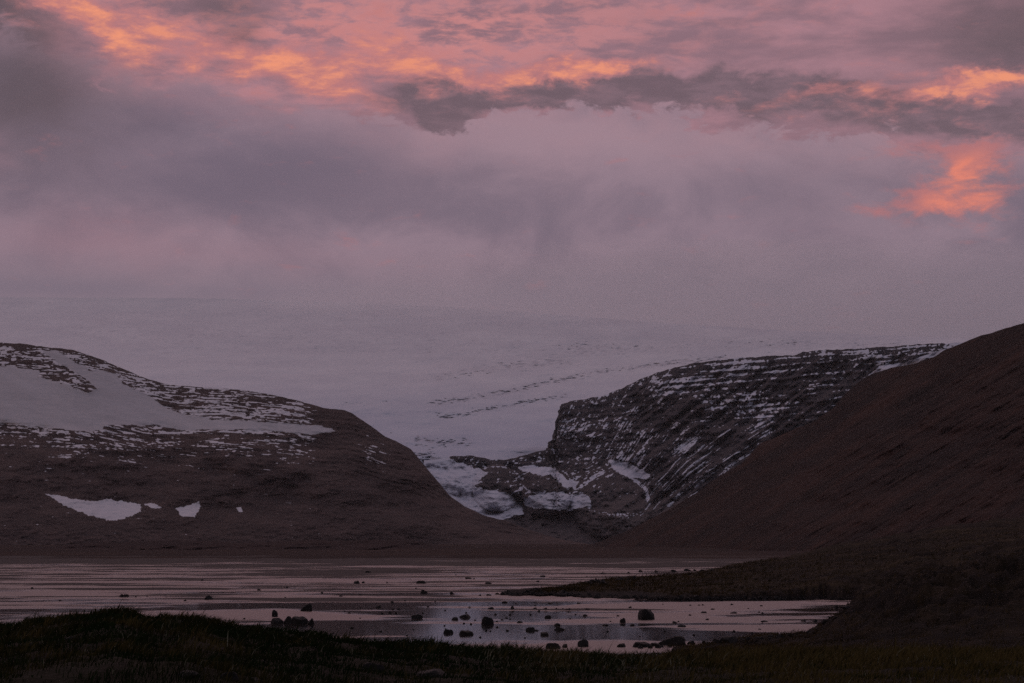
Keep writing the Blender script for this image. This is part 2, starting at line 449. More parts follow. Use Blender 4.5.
cre = np.clip(soft + sstep(0.08, 0.62, dash + bands * 0.36 - 0.12) * (0.40 + 0.65 * np.clip(bands, 0, 1)) + 0.30 * sstep(0.22, 0.6, dash2) * sstep(-0.2, 0.3, fbm(PX / 120, PY / 22, 3, 36)), 0, 1)
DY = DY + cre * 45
X, Y, Z = w3(PX, PY, DY)
t = np.linspace(0, 1, 31)[1:, None]
Xb = X[-1] * (1 + t * 0.25); Yb = Y[-1] * (1 + t * 0.25); Zb = Z[-1] - t * 60 - t * t * 900
m, nt, b = new_mat('glacier_ice')
uv = nt.n('ShaderNodeUVMap', uv_map='face').outputs[0]
n1 = nt.noise(nt.scale(uv, (1 / 260., 1 / 40., 1)), 1.0, 6, 0.6)
n3 = nt.noise(nt.scale(uv, (1 / 40., 1 / 7., 1)), 1.0, 4, 0.65)
c = nt.mix(nt.ss(n1, 0.35, 0.7), (0.655, 0.635, 0.685, 1), (0.745, 0.72, 0.76, 1))
c = nt.mix(nt.ss(n3, 0.5, 0.8, 0, 0.3), c, (0.46, 0.44, 0.50, 1))
zz = nt.n('ShaderNodeSeparateXYZ'); nt.put(zz.inputs[0], nt.n('ShaderNodeTexCoord').outputs['Object'])
c = nt.mix(nt.ss(zz.outputs[2], 780, 200, 0, 0.9), c, nt.mix(nt.ss(n1, 0.35, 0.7), (0.43, 0.465, 0.575, 1), (0.50, 0.53, 0.625, 1)))
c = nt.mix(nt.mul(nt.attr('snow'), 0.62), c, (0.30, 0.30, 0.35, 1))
nt.put(b.inputs['Base Color'], c); b.inputs['Roughness'].default_value = 0.8; b.inputs['Specular IOR Level'].default_value = 0.15
bump(nt, b, nt.add(n1, nt.mul(n3, 0.4)), 0.35, 20)
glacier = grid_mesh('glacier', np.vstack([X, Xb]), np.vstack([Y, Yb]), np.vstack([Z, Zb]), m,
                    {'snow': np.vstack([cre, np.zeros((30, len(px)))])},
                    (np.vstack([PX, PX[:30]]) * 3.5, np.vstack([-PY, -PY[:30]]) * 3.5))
tag(glacier, 'pale lilac ice cap sloping down into the valley between the dark mountains', 'glacier', kind='structure')

# ---- snowy mountain on the left
px = np.arange(-330, 606, 0.8)
crest = line_y(px, [(-330, 332), (-100, 338), (0, 342.5), (25, 344), (40, 346), (75, 350.5), (90, 355), (110, 363), (135, 374), (150, 380), (168, 384), (185, 386), (230, 389), (250, 391), (270, 394.5), (295, 400), (325, 408), (345, 410.5),
                    (352, 413), (365, 422), (385, 436), (400, 443), (411, 449), (420, 460), (435, 478), (450, 496), (465, 506.5), (485, 515.5), (505, 520.5), (530, 530), (560, 539), (606, 547)], 3, 41, 0.9, 14)
base = line_y(px, [(-330, 549), (100, 548), (300, 547), (430, 546), (606, 549)], 5)
baseY = line_y(px, [(-330, 2500), (0, 2600), (300, 2800), (450, 3050), (606, 3200)], 10)
crestY = line_y(px, [(-330, 3700), (0, 3700), (300, 3500), (420, 3400), (500, 3350), (606, 3300)], 10)
FIELD = [(-340, 356), (-100, 362), (0, 366), (39, 371), (37, 377), (63, 384), (88, 393), (98, 389), (86, 378), (60, 362), (44, 352), (56, 351), (88, 371), (103, 372), (116, 375), (123, 385), (148, 396), (165, 408), (183, 415), (211, 420), (260, 422.5),
                            (275, 423), (324, 427), (335, 431), (310, 434), (260, 428.5), (183, 429.5), (158, 424.5), (105, 424), (102, 429), (88, 431), (53, 427.5), (0, 422), (-340, 415)]
def left_disp(PX, PY, v):
    c = np.repeat(crest[None, :], PX.shape[0], 0)
    q = PY - 0.45 * c
    d = fbm(PX / 150, PY / 60, 4, 51) * 130 * np.sin(np.pi * v) + ridged((PX + PY * 0.9) / 42, PY / 90, 3, 52) * 12 * sstep(0, .2, v) * sstep(1, 0.7, v)
    d += (np.abs(((q + 3 * fbm(PX / 50, q / 10, 3, 53)) / 5.0) % 1.0 - 0.5) - 0.25) * 9 * sstep(0.42, 0.6, v)
    return (d + fbm(PX / 8, PY / 3, 3, 54) * 7) * (1 - 0.75 * sstep(-3, 5, poly_sd(PX, PY, FIELD)))
def left_field(PX, PY, v):
    c = np.repeat(crest[None, :], PX.shape[0], 0)
    wob = fbm(PX / 8, PY / 4, 5, 61, 0.65) * 4.5
    main = poly_sd(PX, PY, FIELD)
    edge_ = 1.7 * fbm(PX / 2.4, PY / 1.8, 3, 62, 0.65)
    p1 = poly_sd(PX, PY, [(46, 494), (58, 495), (70, 498.5), (98, 501.6), (105, 499), (123, 501), (140, 504), (141, 511), (126, 518), (111, 521), (88, 515), (63, 504.5)])
    p2 = poly_sd(PX, PY, [(144, 504), (152, 502.5), (162, 508), (152, 508.5)])
    p3 = poly_sd(PX, PY, [(176, 508), (190, 505), (198.5, 502), (201, 506), (195, 517), (181, 516)])
    p4 = poly_sd(PX, PY, [(236, 507.5), (241, 507), (243, 512), (239, 512)])
    sn = np.maximum.reduce([0.5 + (main + wob * 0.55 + 0.6) * 0.3, 0.5 + (p1 + wob * .5 + edge_) * 0.4, 0.5 + (p2 + wob * .3 + edge_) * 0.4, 0.5 + (p3 + wob * .35 + edge_) * 0.4, 0.5 + p4 * 0.4])
    q = PY - 0.5 * c
    strata = fbm(PX / 17 + fbm(PX / 40, PY / 20, 2, 60) * 1.5, q / 1.7, 5, 63, 0.6)
    s2 = fbm(PX / 5, q / 1.5, 3, 64, 0.6)
    N = nrm(strata + 0.45 * s2)
    z0 = np.full(PX.shape, 3.2)
    z0 = np.where(PY < 434, 0.25 - 0.5 * nrm(fbm(PX / 40, PY / 12, 3, 65)) + 0.5 * sstep(-2, 5, c + 5 - PY), z0)
    z0 = np.minimum(z0, np.where(PY >= 422, 0.95 + 2.1 * sstep(432, 482, PY - 0.02 * PX) - 0.45 * nrm(fbm(PX / 50, PY / 8, 3, 66)), 9))
    z0 = np.where(PX > 290, np.maximum(z0, 0.5 + 3.0 * sstep(300, 335, PX)), z0)
    dots = 1.0 + 2.2 * (np.abs(PX - 377) / 26) ** 2 + 2.2 * (np.abs(PY - 452) / 22) ** 2
    z0 = np.minimum(z0, np.where(PX > 320, dots, 9))
    st = 0.5 + (N - z0) * 0.55
    line = 0.5 + (1.1 - np.abs(PY - (445 + 0.035 * PX + 2 * fbm(PX / 30, PX * 0, 3, 67)))) * 0.25 + s2 * 0.9 - 0.3 - 9 * (PX > 155)
    s = np.maximum(np.maximum(sn, st), line)
    # a dark outcrop inside the snowfield
    rock = poly_sd(PX, PY, [(39, 376), (60, 374), (84, 379), (97, 390), (88, 393), (63, 384)])
    s = np.where(rock + wob > 0, np.minimum(s, st), s)
    dirt_shade = np.clip(0.20 * sstep(470, 400, PY) + 0.42 * fbm(PX / 55, (PY - PX * .35) / 9, 5, 68, 0.6) + 0.12 * fbm(PX / 5, (PY - PX * .5) / 2.2, 2, 69), 0, 0.75)  # old-snow dirt, plus shading and ripples painted in as diagonal streaks
    dirt_shade = np.where(main + wob * 0.55 > -1.5, 0.45 + 0.6 * dirt_shade, 0.0)
    dirt_shade = np.where(PY > 485, 0, np.clip(dirt_shade, 0, 0.95))
    return {'snow': np.clip(s, 0, 1), 'dirt_shade': dirt_shade}
left = loft('snowy_mountain', M_left, px, base, baseY, crest, crestY, 300, 1.15, left_disp, (40, 900, 0.3), left_field)
tag(left, 'dark rounded mountain with a broad grey snowfield across its shoulder', 'mountain', kind='structure')

# ---- banded cliff right of the ice, with the knolls at its foot
px = np.arange(424, 1120, 0.7)
crest = line_y(px, [(424, 461), (440, 459), (455, 456), (470, 455.5), (480, 457), (492, 460), (505, 459.5), (515, 457), (530, 454), (545, 450), (550, 445), (553, 440), (554, 432), (557.5, 424), (555.5, 417), (557, 410), (562, 405), (570, 401), (585, 399), (602, 396), (612, 392), (622, 389),
                    (632, 383), (645, 376.5), (658, 372), (670, 369), (700, 362), (722, 359.5), (735, 358), (780, 355.5), (796, 355), (803, 352), (820, 350), (870, 348), (900, 346), (930, 343.5), (960, 343), (1000, 343), (1120, 340)], 1, 71, 1.6, 10)
base = line_y(px, [(424, 530), (500, 538), (600, 545), (1120, 552)], 5)
baseY = line_y(px, [(424, 3500), (520, 3500), (600, 3400), (700, 3200), (1120, 3000)], 10)
crestY = line_y(px, [(424, 4050), (540, 4150), (551, 4250), (560, 4650), (640, 4750), (760, 4550), (1120, 4000)], 6)
def knoll(PX, PY, cx, cy, rx, ry):
    r = ((PX - cx) / rx) ** 2 + ((PY - cy) / ry) ** 2
    return np.clip(1 - r, 0, 1) ** 0.7
def rot(PX, PY, deg):
    c, s = math.cos(R(deg)), math.sin(R(deg))
    return PX * c - PY * s, PX * s + PY * c          # along, across for streaks that climb to the right
def cliff_disp(PX, PY, v):
    d = -150 * knoll(PX, PY, 497, 488, 25, 24) - 150 * knoll(PX, PY, 546, 492, 28, 26) - 190 * knoll(PX, PY, 612, 503, 42, 38)
    up = sstep(470, 430, PY) * sstep(545, 570, PX)
    q = PY + 0.10 * (PX - 700)
    d += (np.abs(((q + 2.5 * fbm(PX / 40, q / 9, 3, 73)) / 6.5) % 1.0 - 0.5) - 0.25) * 36 * up
    al, ac = rot(PX, PY, 36)
    d += ridged(al / 120, ac / 11, 3, 74) * 55 * sstep(600, 650, PX) * sstep(535, 500, PY)
    d += fbm(PX / 60, PY / 34, 4, 75) * 150 * np.sin(np.pi * v)
    d += ridged(PX / 30, PY / 26, 4, 76) * 50 * sstep(0, .15, v) * sstep(1, .9, v)
    return d + fbm(PX / 6, PY / 3, 3, 77) * 12
def cliff_field(PX, PY, v):
    wob = fbm(PX / 7, PY / 4, 4, 81) * 3.0
    ice = [[(400, 440), (440, 452), (454, 461), (467, 465), (487, 472), (475, 487), (501, 491), (519, 498.6), (523, 513), (504, 519.5), (484, 518), (461, 511), (438, 500), (400, 470)],
           [(524, 498.6), (542, 492), (557, 492), (588, 497), (589, 506), (567, 510.5), (542, 509), (525, 507)],
           [(514, 465.5), (532, 465.5), (552, 468), (568, 480), (579, 481), (575, 489), (565, 487), (552, 476), (527, 472)],
           [(608, 459), (628, 463), (650, 474.4), (647, 479.5), (628, 476), (612, 469)]]
    s_ice = np.maximum.reduce([poly_sd(PX, PY, p) for p in ice])
    s = 0.5 + (s_ice + wob * 1.1) * 0.3
    strata = fbm(PX / 27, (PY + 0.10 * PX + 2 * fbm(PX / 40, PY / 12, 2, 80)) / 1.9, 5, 82, 0.62)
    xs_ = np.linspace(400, 1130, 800)
    sl = np.interp(xs_, [400, 600, 640, 690, 740, 800, 1130], [1.9, 1.8, 1.45, 0.85, 0.66, 0.5, 0.4])
    hx = np.interp(PX, xs_, np.cumsum(sl) * (xs_[1] - xs_[0])); slp = np.interp(PX, xs_, sl)
    acr = (PY + hx) * 0.75 + 1.6 * fbm(PX / 26, PY / 26, 3, 83)
    gully = fbm((PX - PY * 0.5) / 44, acr / 2.0, 4, 84, 0.6)
    al2, ac2 = rot(PX, PY, 24)
    chaos = fbm(al2 / 8, ac2 / 3.0, 4, 85, 0.62)
    vein = 1 - 3.2 * np.abs(fbm(PX / 15, PY / 11, 3, 86))
    spk = fbm(PX / 2.6, PY / 1.7, 2, 87)
    big = fbm(PX / 34, PY / 22, 3, 88)
    top_w = sstep(640, 672, PX) * sstep(438, 412, PY + 0.10 * (PX - 700)) * sstep(930, 780, PX)
    fan_w = sstep(600, 640, PX) * sstep(414, 432, PY) * sstep(800, 740, PX)
    mid_w = sstep(552, 560, PX) * sstep(700, 640, PX) * sstep(470, 455, PY)
    far_w = sstep(760, 830, PX)
    strata, gully, chaos, vein, spk, big = [nrm(q) for q in (strata, gully, chaos, vein, spk, big)]
    qq = PY + 0.085 * (PX - 700) + 1.8 * fbm(PX / 60, PY / 18, 3, 180) + 0.5 * fbm(PX / 9, PY / 5, 2, 181)
    led = np.cos(6.2832 * qq / 6.2)
    led = led + 0.6 * np.cos(6.2832 * qq / 3.7 + 1.3 + 2 * fbm(PX / 80, PY / 30, 2, 182))
    dust = nrm(fbm(PX / 3.2, PY / 3.0, 3, 183)) * sstep(1, 0.2, ((PX - 735) / 45) ** 2 + ((PY - 398) / 26) ** 2)
    fall = nrm(fbm((PX + PY * 0.25) / 4.5, PY / 45, 3, 184))
    dark = np.exp(-((PX - 668) / 26) ** 2 - ((PY - 418) / 17) ** 2) + 0.7 * np.exp(-((PX - 800) / 24) ** 2 - ((PY - 392) / 16) ** 2)
    f_top = led * 0.62 + strata * 0.38 + spk * 0.18 + big * 0.40 + fall * 0.22 + dust * 0.75 - 0.40 - 1.5 * dark
    f_fan = gully * 0.95 + spk * 0.25 + big * 0.25 - 0.85 - 0.8 * dark - 1.4 * sstep(480, 535, PY)
    f_mid = chaos * 0.6 + gully * 0.45 + spk * 0.35 + big * 0.4 - 0.80 - 1.0 * dark
    f_far = fall * 0.2 + led * 0.35 + strata * 0.5 + spk * 0.4 + big * 0.3 - 1.15 + 1.0 * sstep(366, 350, PY)
    wsum = top_w + fan_w + mid_w + far_w + 0.08
    f = (top_w * f_top + fan_w * f_fan + mid_w * f_mid + far_w * f_far + 0.08 * (chaos - 1.2)) / wsum
    low = sstep(560, 552, PX) + sstep(452, 470, PY) * sstep(660, 620, PX)
    f = np.where(low > 0.5, vein * 0.5 + chaos * 0.55 + spk * 0.35 - 0.85 - 1.4 * sstep(503, 516, PY), f)
    f = np.where((PY > 510) & (PX < 680), spk * 0.9 + big * .3 - 1.9 - (PY - 510) * 0.03, f)
    k1 = np.maximum(knoll(PX, PY, 497, 482, 25, 16), knoll(PX, PY, 546, 481, 25, 14))
    k3 = poly_sd(PX, PY, [(576, 492), (594, 478), (612, 470), (631, 478), (645, 490), (648, 505), (640, 513), (612, 514), (592, 510), (589, 497)])
    f = np.where(k1 > 0, f - 0.55 * sstep(0.0, 0.35, k1) + 1.2 * (k1 < 0.28) * (k1 > 0.02), f)
    f = np.where(k3 > -3, f - 0.7 * sstep(0, 4, k3 + wob * .5) + 1.1 * (k3 < 0.5), f)
    f = np.where((PX < 560) & (PY < 466), f - 0.2, f)
    f = f * 0.36
    plateau = poly_sd(PX, PY, [(868, 376), (880, 366), (905, 362), (935, 352), (960, 345), (945, 352), (915, 366), (890, 372)])
    s = np.maximum.reduce([s, 0.5 + f * 1.5, 0.5 + (plateau + wob * .4) * .3])
    # the rock strip on the lip of the ice
    dirt_shade = np.clip(0.15 + 0.5 * fbm(PX / 16, PY / 5, 4, 89) + 0.55 * np.exp(-(((PX - 540) / 14) ** 2 + ((PY - 502) / 5) ** 2)), 0, 0.85)
    return {'snow': np.clip(s, 0, 1), 'dirt_shade': np.where(s_ice > 2, dirt_shade * .45, dirt_shade * 0.35)}
cliff = loft('banded_cliff', M_cliff, px, base, baseY, crest, crestY, 280, 1.1, cliff_disp, (30, 700, 0.25), cliff_field,
             warp=lambda PX, PY: (9.0 * fbm(PY / 5.5, PY * 0 + 2.2, 5, 99, 0.7) + 3 * fbm(PY / 16, PX / 9, 3, 98)) * np.exp(-((PX - 556) / 12) ** 2))
tag(cliff, 'snow streaked basalt cliff right of the ice with dark knolls at its foot', 'cliff', kind='structure')

# ---- brown hillside on the right
px = np.arange(585, 1420, 1.0)
crest = line_y(px, [(585, 547), (600, 541), (612, 537), (628, 530), (657, 516), (680, 503), (701, 490), (710, 481.5), (742, 463), (754, 449.5), (762, 442), (774, 438), (798, 427.5), (817, 420), (835, 406.5), (849, 390), (858, 382), (871, 374.5), (890, 368), (915, 363.5),
                    (934, 356.5), (945, 349.5), (966, 341.5), (977, 337), (999, 330.5), (1024, 323), (1120, 300), (1420, 250)], 3, 91, 1.2, 16)
base = line_y(px, [(585, 549), (640, 553), (720, 558), (800, 560), (1420, 566)], 5)
baseY = line_y(px, [(585, 2250), (640, 1900), (720, 1500), (800, 1250), (1024, 950), (1420, 800)], 20)
crestY = line_y(px, [(585, 2350), (700, 2300), (850, 2150), (1024, 1850), (1420, 1500)], 20)
def right_disp(PX, PY, v):
    al, ac = rot(PX, PY, 30)
    d = ridged(al / 160, ac / 9, 4, 92) * 9 + fbm(PX / 120, PY / 60, 4, 93) * 90
    return d * np.sin(np.pi * np.clip(v, 0, 1)) ** 0.6 + fbm(al / 30, ac / 4, 3, 94) * 6
right = loft('brown_hillside', M_right, px, base, baseY, crest, crestY, 260, 1.25, right_disp, (30, 500, 0.1))
# slope streaks follow the fall line: rotate the face coordinates
uvl = right.data.uv_layers['face'].data
buf = np.zeros(len(uvl) * 2, np.float32); uvl.foreach_get("uv", buf); buf = buf.reshape(-1, 2)
c_, s_ = math.cos(R(31)), math.sin(R(31))
uvl.foreach_set("uv", np.stack([buf[:, 0] * c_ + buf[:, 1] * s_, -buf[:, 0] * s_ + buf[:, 1] * c_], -1).ravel())
tag(right, 'bare reddish brown hillside rising steeply behind the grassy headland', 'hillside', kind='structure')

# ---- low moraine at the head of the flats
px = np.arange(-250, 640, 1.5)
crest = line_y(px, [(-250, 552), (0, 549.5), (29, 547.5), (90, 543), (176, 540), (215, 541.5), (240, 543), (270, 542), (310, 540), (360, 540.5), (405, 539.5), (425, 543), (437, 545.5), (454, 547.5), (500, 546.5), (560, 547), (640, 550)], 4, 101, 0.8, 18)
base = line_y(px, [(-250, 556), (640, 555)], 2)
mor = loft('moraine_ridge', M_mor, px, base, px * 0 + 1500, crest, px * 0 + 1640, 26, 1.0, lambda PX, PY, v: fbm(PX / 40, PY / 6, 4, 102) * 40 * np.sin(np.pi * v), (12, 200, 0.08))
tag(mor, 'low dark moraine ridge lying across the valley head behind the mud flats', 'moraine', kind='structure')

# ------------------------------------------------------------------ ground sheet, mud flats and water
r = np.concatenate([np.geomspace(3, 1200, 60), np.geomspace(1260, 14000, 60)])[:, None]
a = np.radians(np.linspace(-46, 46, 240))[None, :]
X, Y = r * np.sin(a), r * np.cos(a)
Z = -1.6 + sstep(760, 900, Y) * 2.3 + np.clip(Y - 900, 0, 1800) / 1800 * 5.5 + fbm(X / 120, Y / 160, 4, 111) * 0.6 * sstep(850, 1000, Y) + fbm(X / 400, Y / 500, 3, 113) * 2.2 * sstep(1000, 1500, Y)
ground = grid_mesh('ground', X, Y, Z, M_plain, None, (X, Y))
tag(ground, 'reddish brown valley floor stretching from the flats to the mountains', 'ground', kind='structure')

m, nt, b = new_mat('wet_mud')
geo = nt.n('ShaderNodeTexCoord').outputs['Object']
n1 = nt.noise(geo, 0.08, 5, 0.6); n2 = nt.noise(geo, 1.2, 4, 0.65)
nt.put(b.inputs['Base Color'], nt.mix(nt.ss(n1, 0.35, 0.7), (0.010, 0.0065, 0.0065, 1), (0.022, 0.014, 0.013, 1)))
sxm = nt.n('ShaderNodeSeparateXYZ'); nt.put(sxm.inputs[0], geo)
nt.put(b.inputs['Roughness'], nt.ss(nt.add(sxm.outputs[2], nt.mul(nt.sub(n1, 0.5), 0.10)), 0.0, 0.05, 0.30, 0.9))
b.inputs['Specular IOR Level'].default_value = 0.3
bump(nt, b, nt.add(n2, nt.mul(n1, 0.5)), 0.35, 0.06)
rr = np.geomspace(95, 960, 620)[:, None]; a = np.radians(np.linspace(-23, 23, 900))[None, :]
X, Y = rr * np.tan(a), rr + 0 * a
Z = 0.065 * nrm(fbm(X / 60, Y / 26, 5, 121, 0.6)) + 0.075 * nrm(fbm((X + 0.5 * Y) / 34, Y / 9, 5, 122, 0.58)) + 0.02 * ridged(X / 60 + 3, Y / 18, 3, 123)
Z += -0.085 + 0.035 * sstep(230, 300, Y) - 0.06 * sstep(235, 170, Y) + 0.6 * sstep(840, 950, Y)
Z += 0.17 * sstep(430, 720, Y + 420 * fbm(X / 70, Y / 110, 4, 124))
Z += 0.05 * sstep(-20, -60, X) * sstep(300, 180, Y) - 0.03 * np.exp(-((X + 6) / 14) ** 2) * sstep(300, 200, Y)
mud = grid_mesh('mud_flat', X, Y, Z, m, None, (X, Y))
tag(mud, 'wet dark mud flats laid bare between shallow sheets of water', 'mud flat', kind='structure')

m, nt, b = new_mat('shallow_water')
geo = nt.n('ShaderNodeTexCoord').outputs['Object']
b.inputs['Base Color'].default_value = (0.018, 0.012, 0.012, 1)
b.inputs['IOR'].default_value = 1.33; b.inputs['Specular IOR Level'].default_value = 0.5
wind = nt.noise(nt.scale(geo, (0.5, 0.8, 1)), 0.05, 5, 0.6)
sxw = nt.n('ShaderNodeSeparateXYZ'); nt.put(sxw.inputs[0], geo)
far = nt.ss(sxw.outputs[1], 190, 330)
calm = nt.mul(nt.ss(nt.m('ABSOLUTE', nt.add(sxw.outputs[0], 6.0)), 16.0, 4.0), nt.ss(nt.m('ABSOLUTE', nt.sub(sxw.outputs[1], 172.0)), 45.0, 25.0))
wv = nt.sub(nt.add(wind, nt.mul(far, 0.065)), nt.mul(calm, 0.09))
rough = nt.ss(wv, 0.46, 0.54, 0.06, 0.40)
nt.put(b.inputs['Roughness'], rough)
rip = nt.noise(geo, 1.6, 3, 0.6)
bn = nt.n('ShaderNodeBump'); nt.put(bn.inputs['Height'], rip); bn.inputs['Distance'].default_value = 0.03
nt.put(bn.inputs['Strength'], nt.ss(wv, 0.46, 0.56, 0.05, 0.25)); nt.put(b.inputs['Normal'], bn.outputs[0])
X, Y = np.meshgrid(np.linspace(-420, 420, 40), np.linspace(60, 905, 40))
water = grid_mesh('water', X, Y, X * 0, m, None, (X, Y))
tag(water, 'shallow water sheets reflecting the pink dusk sky', 'water', kind='structure')

# ------------------------------------------------------------------ headland on the right (spit, heath slope)
px = np.arange(498, 1500, 1.0)
rows = 230
shore = line_y(px, [(498, 595.5), (520, 596), (552, 596), (607, 598.5), (657, 600), (700, 600.5), (760, 600), (820, 600), (862, 601.5), (900, 603), (960, 606), (1500, 615)], 3, 131, 1.3, 12)
up = line_y(px, [(498, 595), (510, 592.8), (540, 590), (563, 588), (580, 584), (601, 580.5), (634, 578), (683, 574), (700, 572), (718, 569), (736, 564.5), (760, 560.5), (800, 553), (830, 546), (870, 541), (900, 535), (930, 530), (960, 526), (990, 522), (1024, 519), (1200, 500), (1500, 480)], 4, 132, 1.0, 14)
sY = ground_y(shore, 0.0)
cY = line_y(px, [(498, 262), (520, 272), (601, 300), (683, 340), (718, 370), (760, 420), (830, 520), (900, 600), (1024, 680), (1500, 700)], 6)
zmin = np.interp(px, [498, 520, 640, 718, 760, 830], [0.30, 0.45, 1.0, 1.9, 2.9, 4.0])
cY = np.minimum(cY, np.where(px < 840, (CAM_H - zmin) * F / np.maximum(up - 544.6, 1), 1e9))
cY = np.maximum(cY, sY + 6)
v = np.linspace(0, 1, rows)[:, None]
PX = np.repeat(px[None, :], rows, 0)
DYr = sY + (cY - sY) * v ** 1.35
zs = np.zeros_like(px)
crestz = w3(px, up, cY)[2]
zlin = -0.15 + (crestz + 0.15)[None, :] * np.clip(0.22 * sstep(0, 0.06, v) + 0.78 * v ** 1.1, 0, 1)
den = 1.0025
X = DYr * (PX - 512) / F / den
Yw = DYr + 0 * PX
amp = np.clip(crestz / 6, 0.22, 1.3)[None, :] * sstep(0, 0.05, v)
Z = zlin + amp * (ridged(X / 22, Yw / 26, 3, 133) * 0.6 + fbm(X / 9, Yw / 12, 4, 134) * 0.9 + ridged(X / 3.0, Yw / 4.5, 3, 135) * 0.30) * (1 - 0.75 * sstep(0.93, 1, v))
Z += -1.2 * amp * (Yw > 0) * np.exp(-(((Yw - 420 - 0.25 * X) / 26)) ** 2) * 0.8
t = np.linspace(0, 1, 26)[1:, None]
Xb = X[-1] * (1 + t * 0.45); Yb = Yw[-1] * (1 + t * 0.45); Zb = Z[-1] - (Z[-1] + 1.5) * sstep(0, 1, t)
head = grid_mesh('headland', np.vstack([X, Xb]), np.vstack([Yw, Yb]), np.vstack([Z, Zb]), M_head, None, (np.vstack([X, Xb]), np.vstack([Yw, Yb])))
tag(head, 'low heath covered headland running out into the flats as a stony spit', 'headland', kind='structure')

# ------------------------------------------------------------------ near bank
px = np.arange(-260, 1320, 1.2)
dist = np.concatenate([np.linspace(3, 20, 20), np.geomspace(20.5, 118, 210), np.linspace(119, 235, 90)])
sil = line_y(px, [(-260, 633), (0, 625), (44, 619), (88, 615), (123, 611.5), (158, 617.5), (182, 616.5), (205, 620.5), (240, 626), (285, 632), (315, 633), (336, 638.5), (387, 644), (468, 651), (520, 653), (551, 655), (589, 658), (627, 659), (700, 657), (800, 657), (900, 655), (1024, 656), (1320, 656)], 5, 141, 2.2, 26)
cD = line_y(px, [(-260, 44), (123, 44), (250, 50), (336, 56), (520, 62), (627, 66), (1320, 72)], 10)
zc = w3(px, sil, cD)[2] - 0.10
D = dist[:, None]; PX = np.repeat(px[None, :], len(dist), 0)
s = np.clip(D / cD[None, :], 0, 1)
Z = 4.25 + (zc[None, :] - 4.25) * s ** 1.3
drop = np.clip((D - cD[None, :]) / (116 - cD)[None, :], 0, 3)
toe = line_y(px, [(-260, -0.4), (560, -0.35), (640, -0.2), (680, 0.05), (730, 0.22), (1320, 0.3)], 10)[None, :]
Z = np.where(D > cD[None, :], zc[None, :] + (toe - zc[None, :]) * sstep(0, 1, drop ** 0.8), Z)
Z = np.where(D > 119, np.minimum(Z, toe - 0.9 * sstep(119, 127, D)), Z)
# right side: hummocky slumped shore reaching round the bay
bay_y = line_y(px, [(640, 647), (740, 639), (804, 633.5), (825, 622.5), (855, 612.5), (874, 604.5), (900, 601), (1320, 590)], 4, 143, 1.4, 10)
bayD = np.where(px > 640, ground_y(bay_y, 0.0), 0)[None, :]
k = sstep(690, 760, PX)
rise = line_y(px, [(640, 0.0), (740, 0.15), (800, 0.5), (850, 1.2), (900, 2.0), (1024, 4.0), (1320, 7.5)], 10)[None, :]
hum = rise * sstep(7, 40, bayD - D) * sstep(84, 130, D)
Zr = np.where(D > 70, np.maximum(np.minimum(Z, 9), -0.4) + hum, Z)
Zr = np.where((D > 100), np.where(D < bayD, np.maximum(Zr, 0.06 + hum), -0.45 + 0 * D), Zr)
Z = Z * (1 - k) + Zr * k
X = D * (PX - 512) / F / 1.002
Yw = D + 0 * PX
hm = sstep(4, 20, D) * (1 - 0.55 * np.exp(-((D - cD[None, :]) / 5) ** 2)) * sstep(125, 100, D)
Z += hm * (fbm(X / 3.2, Yw / 3.6, 4, 145) * 0.26 + ridged(X / 1.5, Yw / 1.9, 3, 146) * 0.07)
hm2 = sstep(96, 125, D) * k * sstep(-1, 10, bayD - D)
Z += hm2 * (ridged(X / 4, Yw / 8, 4, 147) * 1.5 + ridged(X / 1.8, Yw / 3, 3, 148) * 0.3) * (0.35 + 0.65 * sstep(800, 900, PX))
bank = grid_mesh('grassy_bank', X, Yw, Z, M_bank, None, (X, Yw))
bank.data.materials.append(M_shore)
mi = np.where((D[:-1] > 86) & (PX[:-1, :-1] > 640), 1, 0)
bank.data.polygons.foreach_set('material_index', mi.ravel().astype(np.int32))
tag(bank, 'dark turf bank in front of the flats with a hump on its left', 'bank', kind='structure')
BX, BZ = X, Z
def bank_z(pxq, dq):
    """bilinear look-up of the bank's height"""
    ci = np.clip((pxq - px_b[0]) / (px_b[1] - px_b[0]), 0, len(px_b) - 1.001); c0 = ci.astype(int); fc_ = ci - c0
    ri = np.clip(np.interp(dq, dist, np.arange(len(dist))), 0, len(dist) - 1.001); r0 = ri.astype(int); fr = ri - r0
    return (BZ[r0, c0] * (1 - fr) * (1 - fc_) + BZ[r0 + 1, c0] * fr * (1 - fc_) + BZ[r0, c0 + 1] * (1 - fr) * fc_ + BZ[r0 + 1, c0 + 1] * fr * fc_)
px_b = px

# ------------------------------------------------------------------ boulders
m, nt, b = new_mat('dark_boulder_rock')
geo = nt.n('ShaderNodeTexCoord').outputs['Object']
oi = nt.n('ShaderNodeObjectInfo').outputs['Random']
n1 = nt.noise(geo, 2.2, 6, 0.65); n2 = nt.noise(geo, 14, 4, 0.7)
c = nt.mix(nt.ss(n1, 0.35, 0.68), (0.006, 0.0048, 0.0048, 1), (0.016, 0.013, 0.013, 1))
c = nt.mix(nt.ss(n2, 0.6, 0.75, 0, 0.5), c, (0.032, 0.028, 0.026, 1))
c = nt.mix(nt.mul(oi, 0.4), c, (0.009, 0.007, 0.007, 1))
nt.put(b.inputs['Base Color'], c); b.inputs['Roughness'].default_value = 0.8
bump(nt, b, nt.add(n1, nt.mul(n2, 0.4)), 0.7, 0.08)
M_rock = m

